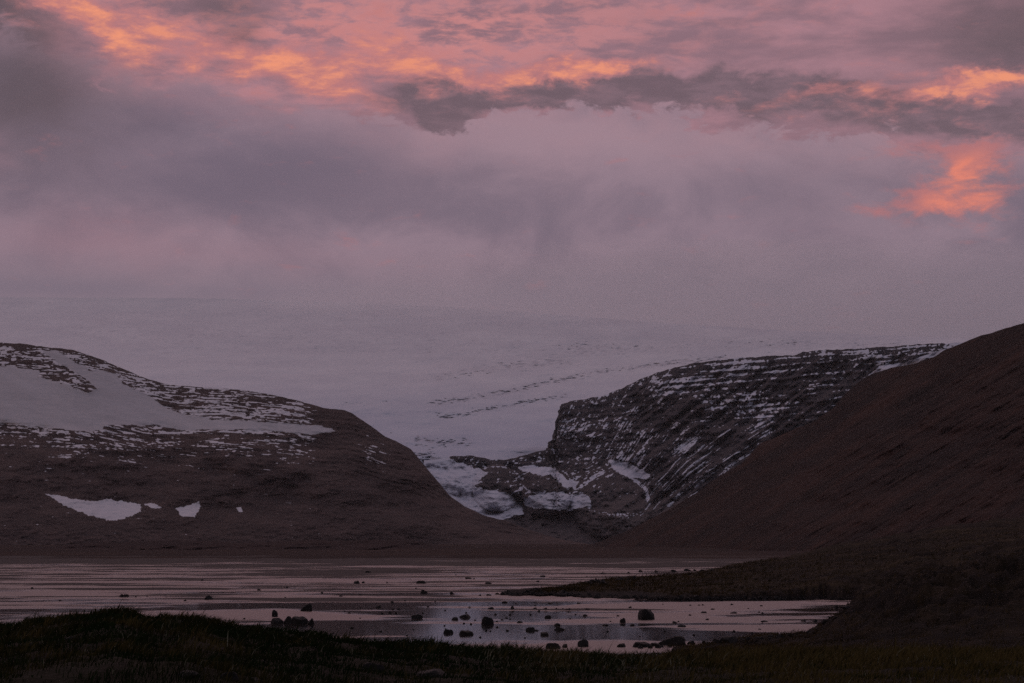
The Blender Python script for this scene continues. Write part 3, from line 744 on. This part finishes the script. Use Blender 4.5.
def rock_mesh(seed, sub=3, cuts=9, block=0.0):
    """unit boulder: a ball chopped by planes, roughened; base at z=0, height 1, width 1"""
    rd = random.Random(seed)
    bm = bmesh.new(); bmesh.ops.create_icosphere(bm, subdivisions=sub, radius=1)
    planes = []
    for i in range(cuts):
        n = Vector((rd.gauss(0, 1), rd.gauss(0, 1), rd.gauss(0.15, 0.8))).normalized(); planes.append((n, rd.uniform(0.45, 0.8)))
    if block:
        for n in ((1, 0.1, 0.1), (-1, 0.1, 0.05), (0.1, -1, 0.1), (0, 0.1, 1)): planes.append((Vector(n).normalized(), block))
    off = Vector((rd.uniform(-50, 50), rd.uniform(-50, 50), 0))
    for v_ in bm.verts:
        p = v_.co.copy()
        for n, d in planes:
            k_ = p.dot(n)
            if k_ > d: p -= n * (k_ - d) * 0.92
        p *= 1 + 0.16 * mnoise.noise(p * 1.3 + off) + 0.07 * mnoise.noise(p * 3.5 + off) + 0.035 * mnoise.noise(p * 8 + off)
        v_.co = p
    xs = [v_.co.x for v_ in bm.verts]; zs_ = [v_.co.z for v_ in bm.verts]; ys = [v_.co.y for v_ in bm.verts]
    w = max(xs) - min(xs); h = max(zs_); cx = (max(xs) + min(xs)) / 2; cy = (max(ys) + min(ys)) / 2
    for v_ in bm.verts:
        v_.co = Vector(((v_.co.x - cx) / w, (v_.co.y - cy) / w, v_.co.z / h if v_.co.z > 0 else v_.co.z / h * 0.6))
    me = bpy.data.meshes.new('boulder')
    bm.to_mesh(me); bm.free(); me.materials.append(M_rock)
    return me

round_rocks = [rock_mesh(s_, 3, 8) for s_ in (1, 2, 3, 4, 5, 6)]
small_rocks = [rock_mesh(s_ + 40, 2, 7) for s_ in range(5)]
block_rocks = [rock_mesh(s_ + 20, 3, 7, 0.70) for s_ in range(3)]
depsgraph = bpy.context.evaluated_depsgraph_get(); depsgraph.update()
cam_o = Vector((0, 0, CAM_H))

def hit(pxq, pyq):
    x, y, z = w3(pxq, pyq, 100.0)
    ok, loc, *_ = scene.ray_cast(depsgraph, cam_o, (Vector((x, y, z)) - cam_o).normalized())
    return loc if ok else None

def boulder(name, pxq, pyq, w, h, label, cat='boulder', group=None, mesh=None, rz=None, drop=0.06, depth=1.0):
    p = hit(pxq, pyq - 0.35)
    if p is None: return
    k_ = p.y / F
    me = mesh or (random.choice(round_rocks) if w > 5.5 else random.choice(small_rocks))
    o = bpy.data.objects.new(name, me); COL.objects.link(o)
    W_, H_ = w * k_ * 1.05, h * k_ * 0.80
    o.scale = (W_, W_ * depth, H_)
    o.location = (p.x, p.y + W_ * 0.3, p.z - H_ * drop)
    o.rotation_euler = (0, 0, rz if rz is not None else random.uniform(0, 6.28))
    tag(o, label, cat, group)
    return o

# each entry: pixel of its foot, width and height in pixels, label
GB = "boulders scattered over the mud flats"
single = [
    ("boulder", 648, 620, 17, 14.5, "big square topped boulder standing alone in the water in front of the spit", block_rocks[0]),
    ("boulder", 673, 645.5, 27, 12, "long flat topped boulder, the widest on the near shore", block_rocks[1]),
    ("boulder", 583, 647, 11, 9.5, "upright wedge shaped boulder at the grass edge, left of the widest shore boulder", block_rocks[2]),
    ("boulder", 730, 643, 20, 9, "broad low boulder in the shore row right of the long flat topped one", round_rocks[1]),
    ("boulder", 487, 624.5, 13, 10, "rounded boulder mirrored in pale water, tallest left of the spit", round_rocks[0]),
    ("boulder", 306, 611.5, 11.5, 10, "square dark boulder on the flats just above the rock pile by the grass", block_rocks[1]),
    ("boulder", 274.5, 617, 6, 9, "narrow upright rock poking up at the left end of the rock pile", block_rocks[2]),
    ("boulder", 277, 624, 12, 7.5, "low rock at the left foot of the rock pile on the grass edge", round_rocks[2]),
    ("boulder", 288, 624, 10, 10, "peaked rock in the middle of the rock pile on the grass edge", round_rocks[3]),
    ("boulder", 299, 624, 13, 9.5, "largest rock of the pile on the grass edge", round_rocks[4]),
    ("boulder", 310, 624.5, 8, 8, "rock closing the right end of the pile on the grass edge", round_rocks[5]),
    ("boulder", 208.6, 600, 9.5, 5.5, "pointed triangular boulder on the streaked mud right of the grass hump", round_rocks[3]),
    ("boulder", 121, 597, 4.8, 3.4, "left one of two touching stones above the top of the grass hump", None),
    ("boulder", 126, 597, 4.8, 3.4, "right one of two touching stones above the top of the grass hump", None),
    ("boulder", 416, 619, 12.5, 5.5, "low dark boulder lying alone in dull water left of the pale reflection", round_rocks[1]),
    ("boulder", 421, 584, 10, 4, "widest of the far stones, dark and low on the streaked flats", round_rocks[2]),
    ("boulder", 424.5, 593.5, 9, 4.5, "humped stone just below the widest far stone", round_rocks[5]),
    ("boulder", 357, 584, 6.5, 4, "larger of two neighbouring far stones left of the widest far stone", None),
    ("boulder", 363.5, 583.5, 4, 2.6, "smaller of two neighbouring far stones left of the widest far stone", None),
    ("boulder", 448, 633.5, 10, 5, "left one of two low boulders near the grass under the pale reflection", round_rocks[0]),
    ("boulder", 466, 635, 10.5, 5.5, "right one of two low boulders near the grass under the pale reflection", round_rocks[4]),
    ("boulder", 465, 618, 9.5, 4.5, "long low stone inside the pale reflection, left of the mirrored boulder", None),
    ("boulder", 455, 620.5, 6.5, 4, "small round stone beside the long stone in the pale reflection", None),
    ("boulder", 604, 585, 10, 8, "pointed boulder rising from the crest of the spit", round_rocks[3]),
    ("boulder", 593, 583, 6.5, 4.5, "round stone on the far shore just left of the pointed spit boulder", None),
    ("boulder", 634, 580, 5.5, 5.5, "upright stone on the crest of the spit right of the pointed boulder", None),
    ("boulder", 561, 630.5, 13, 4.5, "long low stone in shallow water left of the big square topped boulder", round_rocks[5]),
    ("boulder", 558, 626, 6.5, 3.2, "small stone right behind the long low stone in shallow water", None),
    ("boulder", 530.5, 631, 7, 4.5, "rounded stone in shallow water, left of a pair near the grass", None),
    ("boulder", 545, 635.5, 8, 4, "flat rounded stone nearest the grass in open shallow water", None),
    ("boulder", 548, 618.5, 6.5, 4, "lone round stone midway between spit and near grass", None),
    ("boulder", 623, 623, 6, 6, "upright round stone left of the big square topped boulder", round_rocks[0]),
    ("boulder", 682, 627.5, 9, 3, "thin flat slab in the water right of the big square topped boulder", None),
    ("boulder", 553, 649, 15, 7.5, "wide dark boulder half sunk in the grass edge, leftmost of the shore row", round_rocks[2]),
    ("boulder", 565, 648, 6.5, 5, "small boulder beside the half sunk one at the grass edge", None),
    ("boulder", 622, 647.5, 10.5, 5, "low boulder at the water's edge between the wedge and the long flat boulder", None),
    ("boulder", 642, 647.5, 13.5, 7, "knobbly boulder touching the left side of the long flat boulder group", round_rocks[4]),
    ("boulder", 655, 646.5, 8.5, 4.5, "small boulder squeezed against the long flat boulder", None),
    ("boulder", 717, 643.5, 6, 5, "small round boulder leaning on the broad low shore boulder", None),
    ("boulder", 742.5, 641.5, 6.5, 5, "peaked boulder right of the broad low shore boulder", None),
    ("boulder", 848, 608.5, 14, 3.4, "long low rock at the inner end of the bay", round_rocks[1]),
    ("boulder", 837, 608.5, 5.5, 4.6, "round rock at the left end of the long low rock in the bay", None),
    ("boulder", 804, 622, 8.5, 3.6, "flat dark rock by the bay's curved grassy shore", None),
    ("boulder", 815, 622, 5, 3, "small rock touching the bay's curved grassy shore", None),
    ("boulder", 765, 622.5, 8.5, 2.2, "thin dark bar of rock in the middle of the bay", None),
    ("boulder", 512.5, 609.5, 4.2, 4.2, "small upright stone below the tip of the spit", None),
]
for nm, a_, b_, w_, h_, lab, me_ in single:
    boulder(nm, a_, b_, w_, h_, lab, 'boulder', GB, me_, rz=random.choice((0.1, -0.2, 0.25, 3.1)) if me_ in block_rocks else None, depth=0.9)

zones = [
    ("small dark stone on streaked mud beyond the left grass hump", "small stones beyond the grass hump",
     [(32, 589, 3, 2), (185, 601.5, 3, 2), (202, 581, 4, 2), (259, 591, 4, 2.4), (244, 619.5, 2.5, 1.8), (166, 597.5, 2, 1.2), (136, 597.5, 3, 1.4), (147, 597, 1.8, 1.2), (60, 601, 2, 1.2), (287, 588, 2.4, 1.4)]),
    ("small dark stone on the far flats between rock pile and spit tip", "small stones on the far flats",
     [(368, 573, 6, 2.2), (387, 583.5, 3.6, 2), (416, 589, 2.8, 1.6), (360, 595.5, 4, 2), (341, 597, 4, 1.8), (322, 593.5, 2.4, 1.8), (452, 595, 5, 4), (468, 579.3, 7, 2.2), (488, 584.3, 4.8, 2.5), (480, 596.2, 3.2, 2), (489, 596, 5, 2.4),
      (456, 575.5, 2.2, 1.2), (405, 601.5, 2, 1.3), (411, 599, 2, 1.2), (285, 598, 2.2, 1.2), (474, 579.6, 3, 1.4), (435, 602, 1.8, 1.2), (497, 594.8, 4, 2.2), (543, 577.4, 6, 2.4), (538, 582.3, 3.6, 2), (603, 574.3, 5, 2.6), (587, 577.3, 2.4, 1.6)]),
    ("small dark stone in the calm dull water in front of the grass", "small stones in the calm water",
     [(379, 608, 6, 3.4), (392, 603, 5.4, 2.4), (390, 613.5, 5.4, 2.7), (396, 613.8, 2.4, 1.8), (349, 614, 3, 2), (380.6, 632.3, 2.4, 1.8), (413.6, 630.3, 2.2, 1.6), (352, 628.4, 3, 2), (464, 624, 2.4, 1.6), (486, 631.3, 2.8, 1.8), (480, 638, 2.6, 1.8),
      (407, 636.4, 2.2, 1.6), (507.6, 631.4, 3.2, 2), (490.6, 609.4, 7, 2.6), (505, 603, 4, 1.9), (510, 615.5, 3.4, 2), (475, 621, 2, 1.4), (502, 620.5, 2, 1.4), (445, 611, 2, 1.3), (360, 619, 2, 1.4)]),
    ("small dark stone in shallow water between the spit and the near shore", "small stones between spit and shore",
     [(535, 609, 4.4, 1.9), (520, 623.3, 4.4, 2.8), (587.6, 610, 5, 2.2), (568.6, 610, 6, 1.8), (605, 626, 6, 1.8), (632, 626, 5, 2.2), (630, 608.4, 3.8, 2.2), (675, 623.4, 4.6, 2.6), (732, 605.4, 5, 2.2), (704, 613.5, 6, 2.2), (733.6, 614, 8, 2.6),
      (690, 616, 3, 2), (556, 609.2, 3, 1.6), (507, 631, 2.4, 1.5), (525, 638.5, 2.4, 1.4), (606, 610, 2.4, 1.3), (713, 610, 3, 1.7), (550, 604, 3, 1.5), (640, 637, 2.4, 1.5), (790, 635, 8, 2.4), (760, 630, 3, 1.5), (510, 620, 2, 1.3)]),
    ("small dark stone lined up along the far water behind the spit", "stones on the far side of the spit",
     [(641, 572.4, 6, 2.8), (656, 572.4, 5, 3), (674, 572, 7, 2.8), (688, 571.4, 9, 3), (712, 571.4, 4.4, 3.4), (695, 571.4, 4, 2.4), (702, 571.6, 5, 2.4), (619, 581, 8, 3), (650, 577.6, 7, 3), (629, 573.6, 4, 2)]),
]
for i in range(34):
    s_ = random.uniform(1.5, 2.8)
    zones[3][2].append((random.uniform(500, 800), random.uniform(604, 636), s_ * 1.3, s_ * 0.8))
for i in range(22):
    s_ = random.uniform(1.5, 2.6)
    zones[2][2].append((random.uniform(340, 500), random.uniform(604, 632), s_ * 1.3, s_ * 0.8))
for lab, grp, pts_ in zones:
    for q in pts_:
        boulder('stone', q[0], q[1], q[2], q[3], lab, 'stone', grp)
# shore stones: along the near edge of the spit and the rim of the near shore
for i in range(150):
    a_ = 505 + 300 * random.random() ** 1.15
    b_ = float(np.interp(a_, [505, 552, 607, 657, 700, 805], [595.6, 596.2, 598.6, 600, 600.6, 600.2])) - 3.2 * random.random() ** 1.4
    w_ = random.choice((2, 2.4, 3, 3.4, 4.2, 5.2)) * random.uniform(0.8, 1.15)
    boulder('shore_stone', a_, b_, w_, w_ * random.uniform(0.5, 0.85), "dark stone packed in the stony rim along the spit's near shore", 'stone', "stones rimming the spit")
for i in range(46):
    a_ = 640 + 215 * random.random()
    b_ = float(np.interp(a_, [640, 740, 804, 823, 851, 868], [648.5, 640.5, 634, 623, 612, 603.6])) + random.uniform(-0.3, 2.0)
    w_ = random.choice((3, 3.6, 4.5, 6)) * random.uniform(0.8, 1.2)
    boulder('shore_stone', a_, b_, w_, w_ * random.uniform(0.5, 0.8), "dark stone in the broken rim where the near bank meets the bay", 'stone', "stones rimming the near bank")
for i in range(36):
    a_ = 503 + 140 * random.random()
    b_ = float(np.interp(a_, [498, 520, 552, 601, 645], [595, 592.5, 589.6, 581.5, 578.5])) + random.uniform(0.2, 1.4)
    w_ = random.choice((2.6, 3.4, 4.4, 5.6)) * random.uniform(0.8, 1.2)
    boulder('shore_stone', a_, b_, w_, w_ * random.uniform(0.6, 0.95), "dark stone standing up along the low crest of the spit", 'stone', "stones along the crest of the spit")
turf = [(186, 678, 22, 12, "grey lichen spotted rock bedded in turf under the hump, left of a pair"), (226, 679, 20, 11, "grey rock bedded in turf below the hump, right of a pair"), (255, 682, 14, 7, "reddish grey rock low in the turf near the lower edge"),
        (372, 671, 24, 13, "dark rock face showing through the turf in the middle foreground"), (432, 677, 30, 11, "long low rock lying in grass right of the dark rock face"), (70, 640, 12, 5, "small pale rock in the turf on the left flank of the hump")]
for a_, b_, w_, h_, lab in turf:
    boulder('turf_rock', a_, b_, w_, h_, lab, 'rock', "rocks bedded in the turf", random.choice(round_rocks), drop=0.25)

# ------------------------------------------------------------------ grass on the near bank: one object of loose blades
NB = 210000
pq = rng.uniform(-150, 1190, NB)
cdq = np.interp(pq, px_b, cD)
u = rng.random(NB)
dq = np.where(u < 0.75, 22 + (cdq + 4 - 22) * rng.random(NB) ** 0.8, cdq + rng.normal(0, 3.0, NB))
bx = dq * (pq - 512) / F / 1.002; by = dq; bz = bank_z(pq, dq)
patch = fbm(bx / 2.2, by / 2.6, 4, 201); patch2 = fbm(bx / 0.7, by / 0.8, 3, 202); bare = fbm(bx / 3.0, by / 5.0, 3, 203)
keep = (bare + 0.5 * patch2 > -0.12) | (rng.random(NB) < 0.25)
hgt = (0.10 + 0.11 * np.clip(patch + 0.4, 0, 1.4) + 0.08 * np.clip(patch2, 0, 1)) * rng.uniform(0.5, 1.25, NB)
hgt = hgt * (1 + 0.7 * sstep(330, 420, pq) * sstep(46, 58, dq) + 0.35 * sstep(650, 760, pq))
hgt = hgt * (0.45 + 0.70 * sstep(-0.15, 0.35, fbm(bx / 0.45, by / 0.6, 2, 204)))
hgt = np.where(rng.random(NB) < 0.006, hgt * 2.0, hgt)
idx = np.where(keep)[0]
bx, by, bz, hgt, pq, dq, patch, patch2 = [q[idx] for q in (bx, by, bz, hgt, pq, dq, patch, patch2)]
n = len(idx)
ang = rng.uniform(0, 6.283, n); wdt = rng.uniform(0.006, 0.013, n) * np.clip(dq / 40, 0.7, 2)
lean = rng.uniform(0.3, 1.25, n) * hgt; la = rng.normal(0.4, 1.1, n)
ox, oy = np.cos(ang) * wdt, np.sin(ang) * wdt; lx, ly = np.cos(la) * lean, np.sin(la) * lean
V = np.zeros((n, 5, 3), np.float32)
V[:, 0] = np.stack([bx - ox, by - oy, bz - 0.03], -1); V[:, 1] = np.stack([bx + ox, by + oy, bz - 0.03], -1)
V[:, 2] = np.stack([bx - ox * .7 + lx * .35, by - oy * .7 + ly * .35, bz + hgt * .6], -1); V[:, 3] = np.stack([bx + ox * .7 + lx * .35, by + oy * .7 + ly * .35, bz + hgt * .6], -1)
V[:, 4] = np.stack([bx + lx, by + ly, bz + hgt], -1)
tri = (np.arange(n)[:, None, None] * 5 + np.array([[0, 1, 3], [0, 3, 2], [2, 3, 4]])[None]).reshape(-1, 3)
me = bpy.data.meshes.new('grass')
me.vertices.add(n * 5); me.vertices.foreach_set("co", V.ravel())
me.loops.add(tri.size); me.loops.foreach_set("vertex_index", tri.ravel().astype(np.int32))
me.polygons.add(len(tri)); me.polygons.foreach_set("loop_start", np.arange(0, tri.size, 3, dtype=np.int32)); me.polygons.foreach_set("loop_total", np.full(len(tri), 3, np.int32))
me.update(calc_edges=True)
# tint: 0 green .. 1 straw / rust
straw = np.clip(0.40 + 1.3 * patch + 0.5 * patch2 + 0.5 * sstep(560, 800, pq) - 0.3 * np.exp(-((pq - 330) / 150) ** 2) + rng.normal(0, 0.13, n), 0, 1)
pale = ((rng.random(n) < 0.10 * sstep(440, 500, pq) * sstep(720, 640, pq) * sstep(40, 52, dq)) | (rng.random(n) < 0.012)).astype(float)
for k_, a_ in (("straw", straw), ("pale", pale)):
    at = me.attributes.new(k_, 'FLOAT', 'POINT'); at.data.foreach_set("value", np.repeat(a_, 5).astype(np.float32))
m, nt, b = new_mat('grass_blades')
cr = nt.n('ShaderNodeValToRGB'); e = cr.color_ramp.elements
e[0].position = 0.1; e[0].color = (0.0065, 0.0135, 0.0028, 1); e[1].position = 0.95; e[1].color = (0.062, 0.044, 0.015, 1)
x = e.new(0.5); x.color = (0.015, 0.0155, 0.0042, 1)
nt.put(cr.inputs[0], nt.attr('straw'))
nt.put(b.inputs['Base Color'], nt.mix(nt.attr('pale'), cr.outputs[0], (0.13, 0.12, 0.085, 1)))
b.inputs['Roughness'].default_value = 0.9; b.inputs['Specular IOR Level'].default_value = 0.04
me.materials.append(m)
grass = bpy.data.objects.new('grass', me); COL.objects.link(grass)
tag(grass, 'short dark green and straw coloured grass covering the near bank', 'grass', kind='stuff')

# tussocks of dry grass on the slumped shore and the headland: one object
NB2 = 90000
pq = rng.uniform(640, 1180, NB2); bayq = np.interp(pq, px_b, bayD[0])
dq = 84 + (np.maximum(bayq, 90) - 80) * rng.random(NB2) ** 1.1
ok = dq < bayq - 1.5
pq, dq = pq[ok], dq[ok]
P1 = np.stack([dq * (pq - 512) / F / 1.002, dq, bank_z(pq, dq)], -1)
hv = np.zeros(len(head.data.vertices) * 3, np.float32); head.data.vertices.foreach_get("co", hv); hv = hv.reshape(-1, 3)
cand = np.where((hv[:, 1] < 430) & (hv[:, 2] > 0.45))[0]
P2 = hv[rng.choice(cand, 70000)].astype(float) + np.stack([rng.normal(0, .25, 70000), rng.normal(0, .25, 70000), np.zeros(70000)], -1)
P = np.vstack([P1, P2])
clump = fbm(P[:, 0] / 1.1, P[:, 1] / 1.6, 3, 221)
P = P[clump > -0.02]; clump = clump[clump > -0.02]
n = len(P); dd = P[:, 1]
hgt = (0.16 + 0.55 * np.clip(clump, 0, 0.6)) * rng.uniform(0.5, 1.2, n) * np.clip(dd / 190, 0.75, 1.5)
ang = rng.uniform(0, 6.283, n); wdt = rng.uniform(0.014, 0.035, n) * np.clip(dd / 140, 0.8, 2.2)
ox, oy = np.cos(ang) * wdt, np.sin(ang) * wdt
la = rng.normal(0.3, 1.3, n); lean = hgt * rng.uniform(0.3, 1.3, n)
V = np.zeros((n, 3, 3), np.float32)
V[:, 0] = P + np.stack([-ox, -oy, ox * 0 - 0.05], -1); V[:, 1] = P + np.stack([ox, oy, ox * 0 - 0.05], -1)
V[:, 2] = P + np.stack([np.cos(la) * lean, np.sin(la) * lean, hgt], -1)
me = bpy.data.meshes.new('tussock_grass')
me.vertices.add(n * 3); me.vertices.foreach_set("co", V.ravel())
me.loops.add(n * 3); me.loops.foreach_set("vertex_index", np.arange(n * 3, dtype=np.int32))
me.polygons.add(n); me.polygons.foreach_set("loop_start", np.arange(0, n * 3, 3, dtype=np.int32)); me.polygons.foreach_set("loop_total", np.full(n, 3, np.int32))
me.update(calc_edges=True)
at = me.attributes.new('straw', 'FLOAT', 'POINT')
at.data.foreach_set("value", np.repeat(np.clip(0.5 + 0.9 * fbm(P[:, 0] / 4, P[:, 1] / 6, 3, 222) + rng.normal(0, .2, n), 0, 1), 3).astype(np.float32))
m, nt, b = new_mat('dry_tussock_blades')
nt.put(b.inputs['Base Color'], nt.mix(nt.attr('straw'), (0.006, 0.0052, 0.0024, 1), (0.066, 0.043, 0.018, 1)))
b.inputs['Roughness'].default_value = 0.95; b.inputs['Specular IOR Level'].default_value = 0.03
me.materials.append(m)
tuss = bpy.data.objects.new('tussock_grass', me); COL.objects.link(tuss)
tag(tuss, 'dry brown tussock grass on the headland and the slumped shore by the bay', 'grass', kind='stuff')

# ------------------------------------------------------------------ air
bm = bmesh.new(); bmesh.ops.create_cube(bm, size=1.0)
me = bpy.data.meshes.new('haze'); bm.to_mesh(me); bm.free()
haze = bpy.data.objects.new('haze', me); COL.objects.link(haze)
Z0, Z1 = -2.8, 1700.0
haze.scale = (21000, 17500, Z1 - Z0); haze.location = (0, 8250, (Z0 + Z1) / 2)
m = bpy.data.materials.new('haze_air'); m.use_nodes = True; t_ = m.node_tree
for nd in list(t_.nodes):
    if nd.type != 'OUTPUT_MATERIAL': t_.nodes.remove(nd)
pv = t_.nodes.new('ShaderNodeVolumePrincipled'); pv.inputs['Color'].default_value = (0.97, 0.95, 0.97, 1); pv.inputs['Density'].default_value = 1.2e-5
pv.inputs['Density Attribute'].default_value = ''
pv.inputs['Anisotropy'].default_value = 0.2
t_.links.new(pv.outputs[0], [q for q in t_.nodes if q.type == 'OUTPUT_MATERIAL'][0].inputs['Volume'])
me.materials.append(m)
tag(haze, 'thin mauve dusk haze filling the valley air', 'haze', kind='stuff')

# cloud resting on the ice cap
bm = bmesh.new(); bmesh.ops.create_icosphere(bm, subdivisions=5, radius=1.0)
for v_ in bm.verts:
    v_.co *= 1 + 0.25 * mnoise.noise(v_.co * 2.2) + 0.10 * mnoise.noise(v_.co * 5.0)
me = bpy.data.meshes.new('mist'); bm.to_mesh(me); bm.free()
for p_ in me.polygons: p_.use_smooth = True
mist = bpy.data.objects.new('mist', me); COL.objects.link(mist)
x_, y_, z_ = w3(780, 306, 11800.0)
mist.location = (x_, y_, z_); mist.scale = (3000, 2300, 210)
m = m.copy(); m.name = 'mist_air'; me.materials.append(m)
[q for q in m.node_tree.nodes if q.type == 'PRINCIPLED_VOLUME'][0].inputs['Density'].default_value = 3.6e-4
tag(mist, 'soft bank of mist resting on the upper edge of the ice cap', 'mist', kind='stuff')

# ------------------------------------------------------------------ render settings
scene.view_settings.view_transform = 'Standard'
scene.view_settings.look = 'None'
scene.view_settings.exposure = 0.0
scene.view_settings.gamma = 1.0
scene.render.engine = 'CYCLES'
cy = scene.cycles
cy.max_bounces = 4; cy.diffuse_bounces = 2; cy.glossy_bounces = 3; cy.volume_bounces = 1; cy.transmission_bounces = 2
cy.use_denoising = False
cy.sample_clamp_indirect = 2.0; cy.blur_glossy = 0.5
try:
    cy.denoiser = 'OPENIMAGEDENOISE'; cy.denoising_input_passes = 'RGB_ALBEDO_NORMAL'
except Exception: pass
cy.use_adaptive_sampling = False
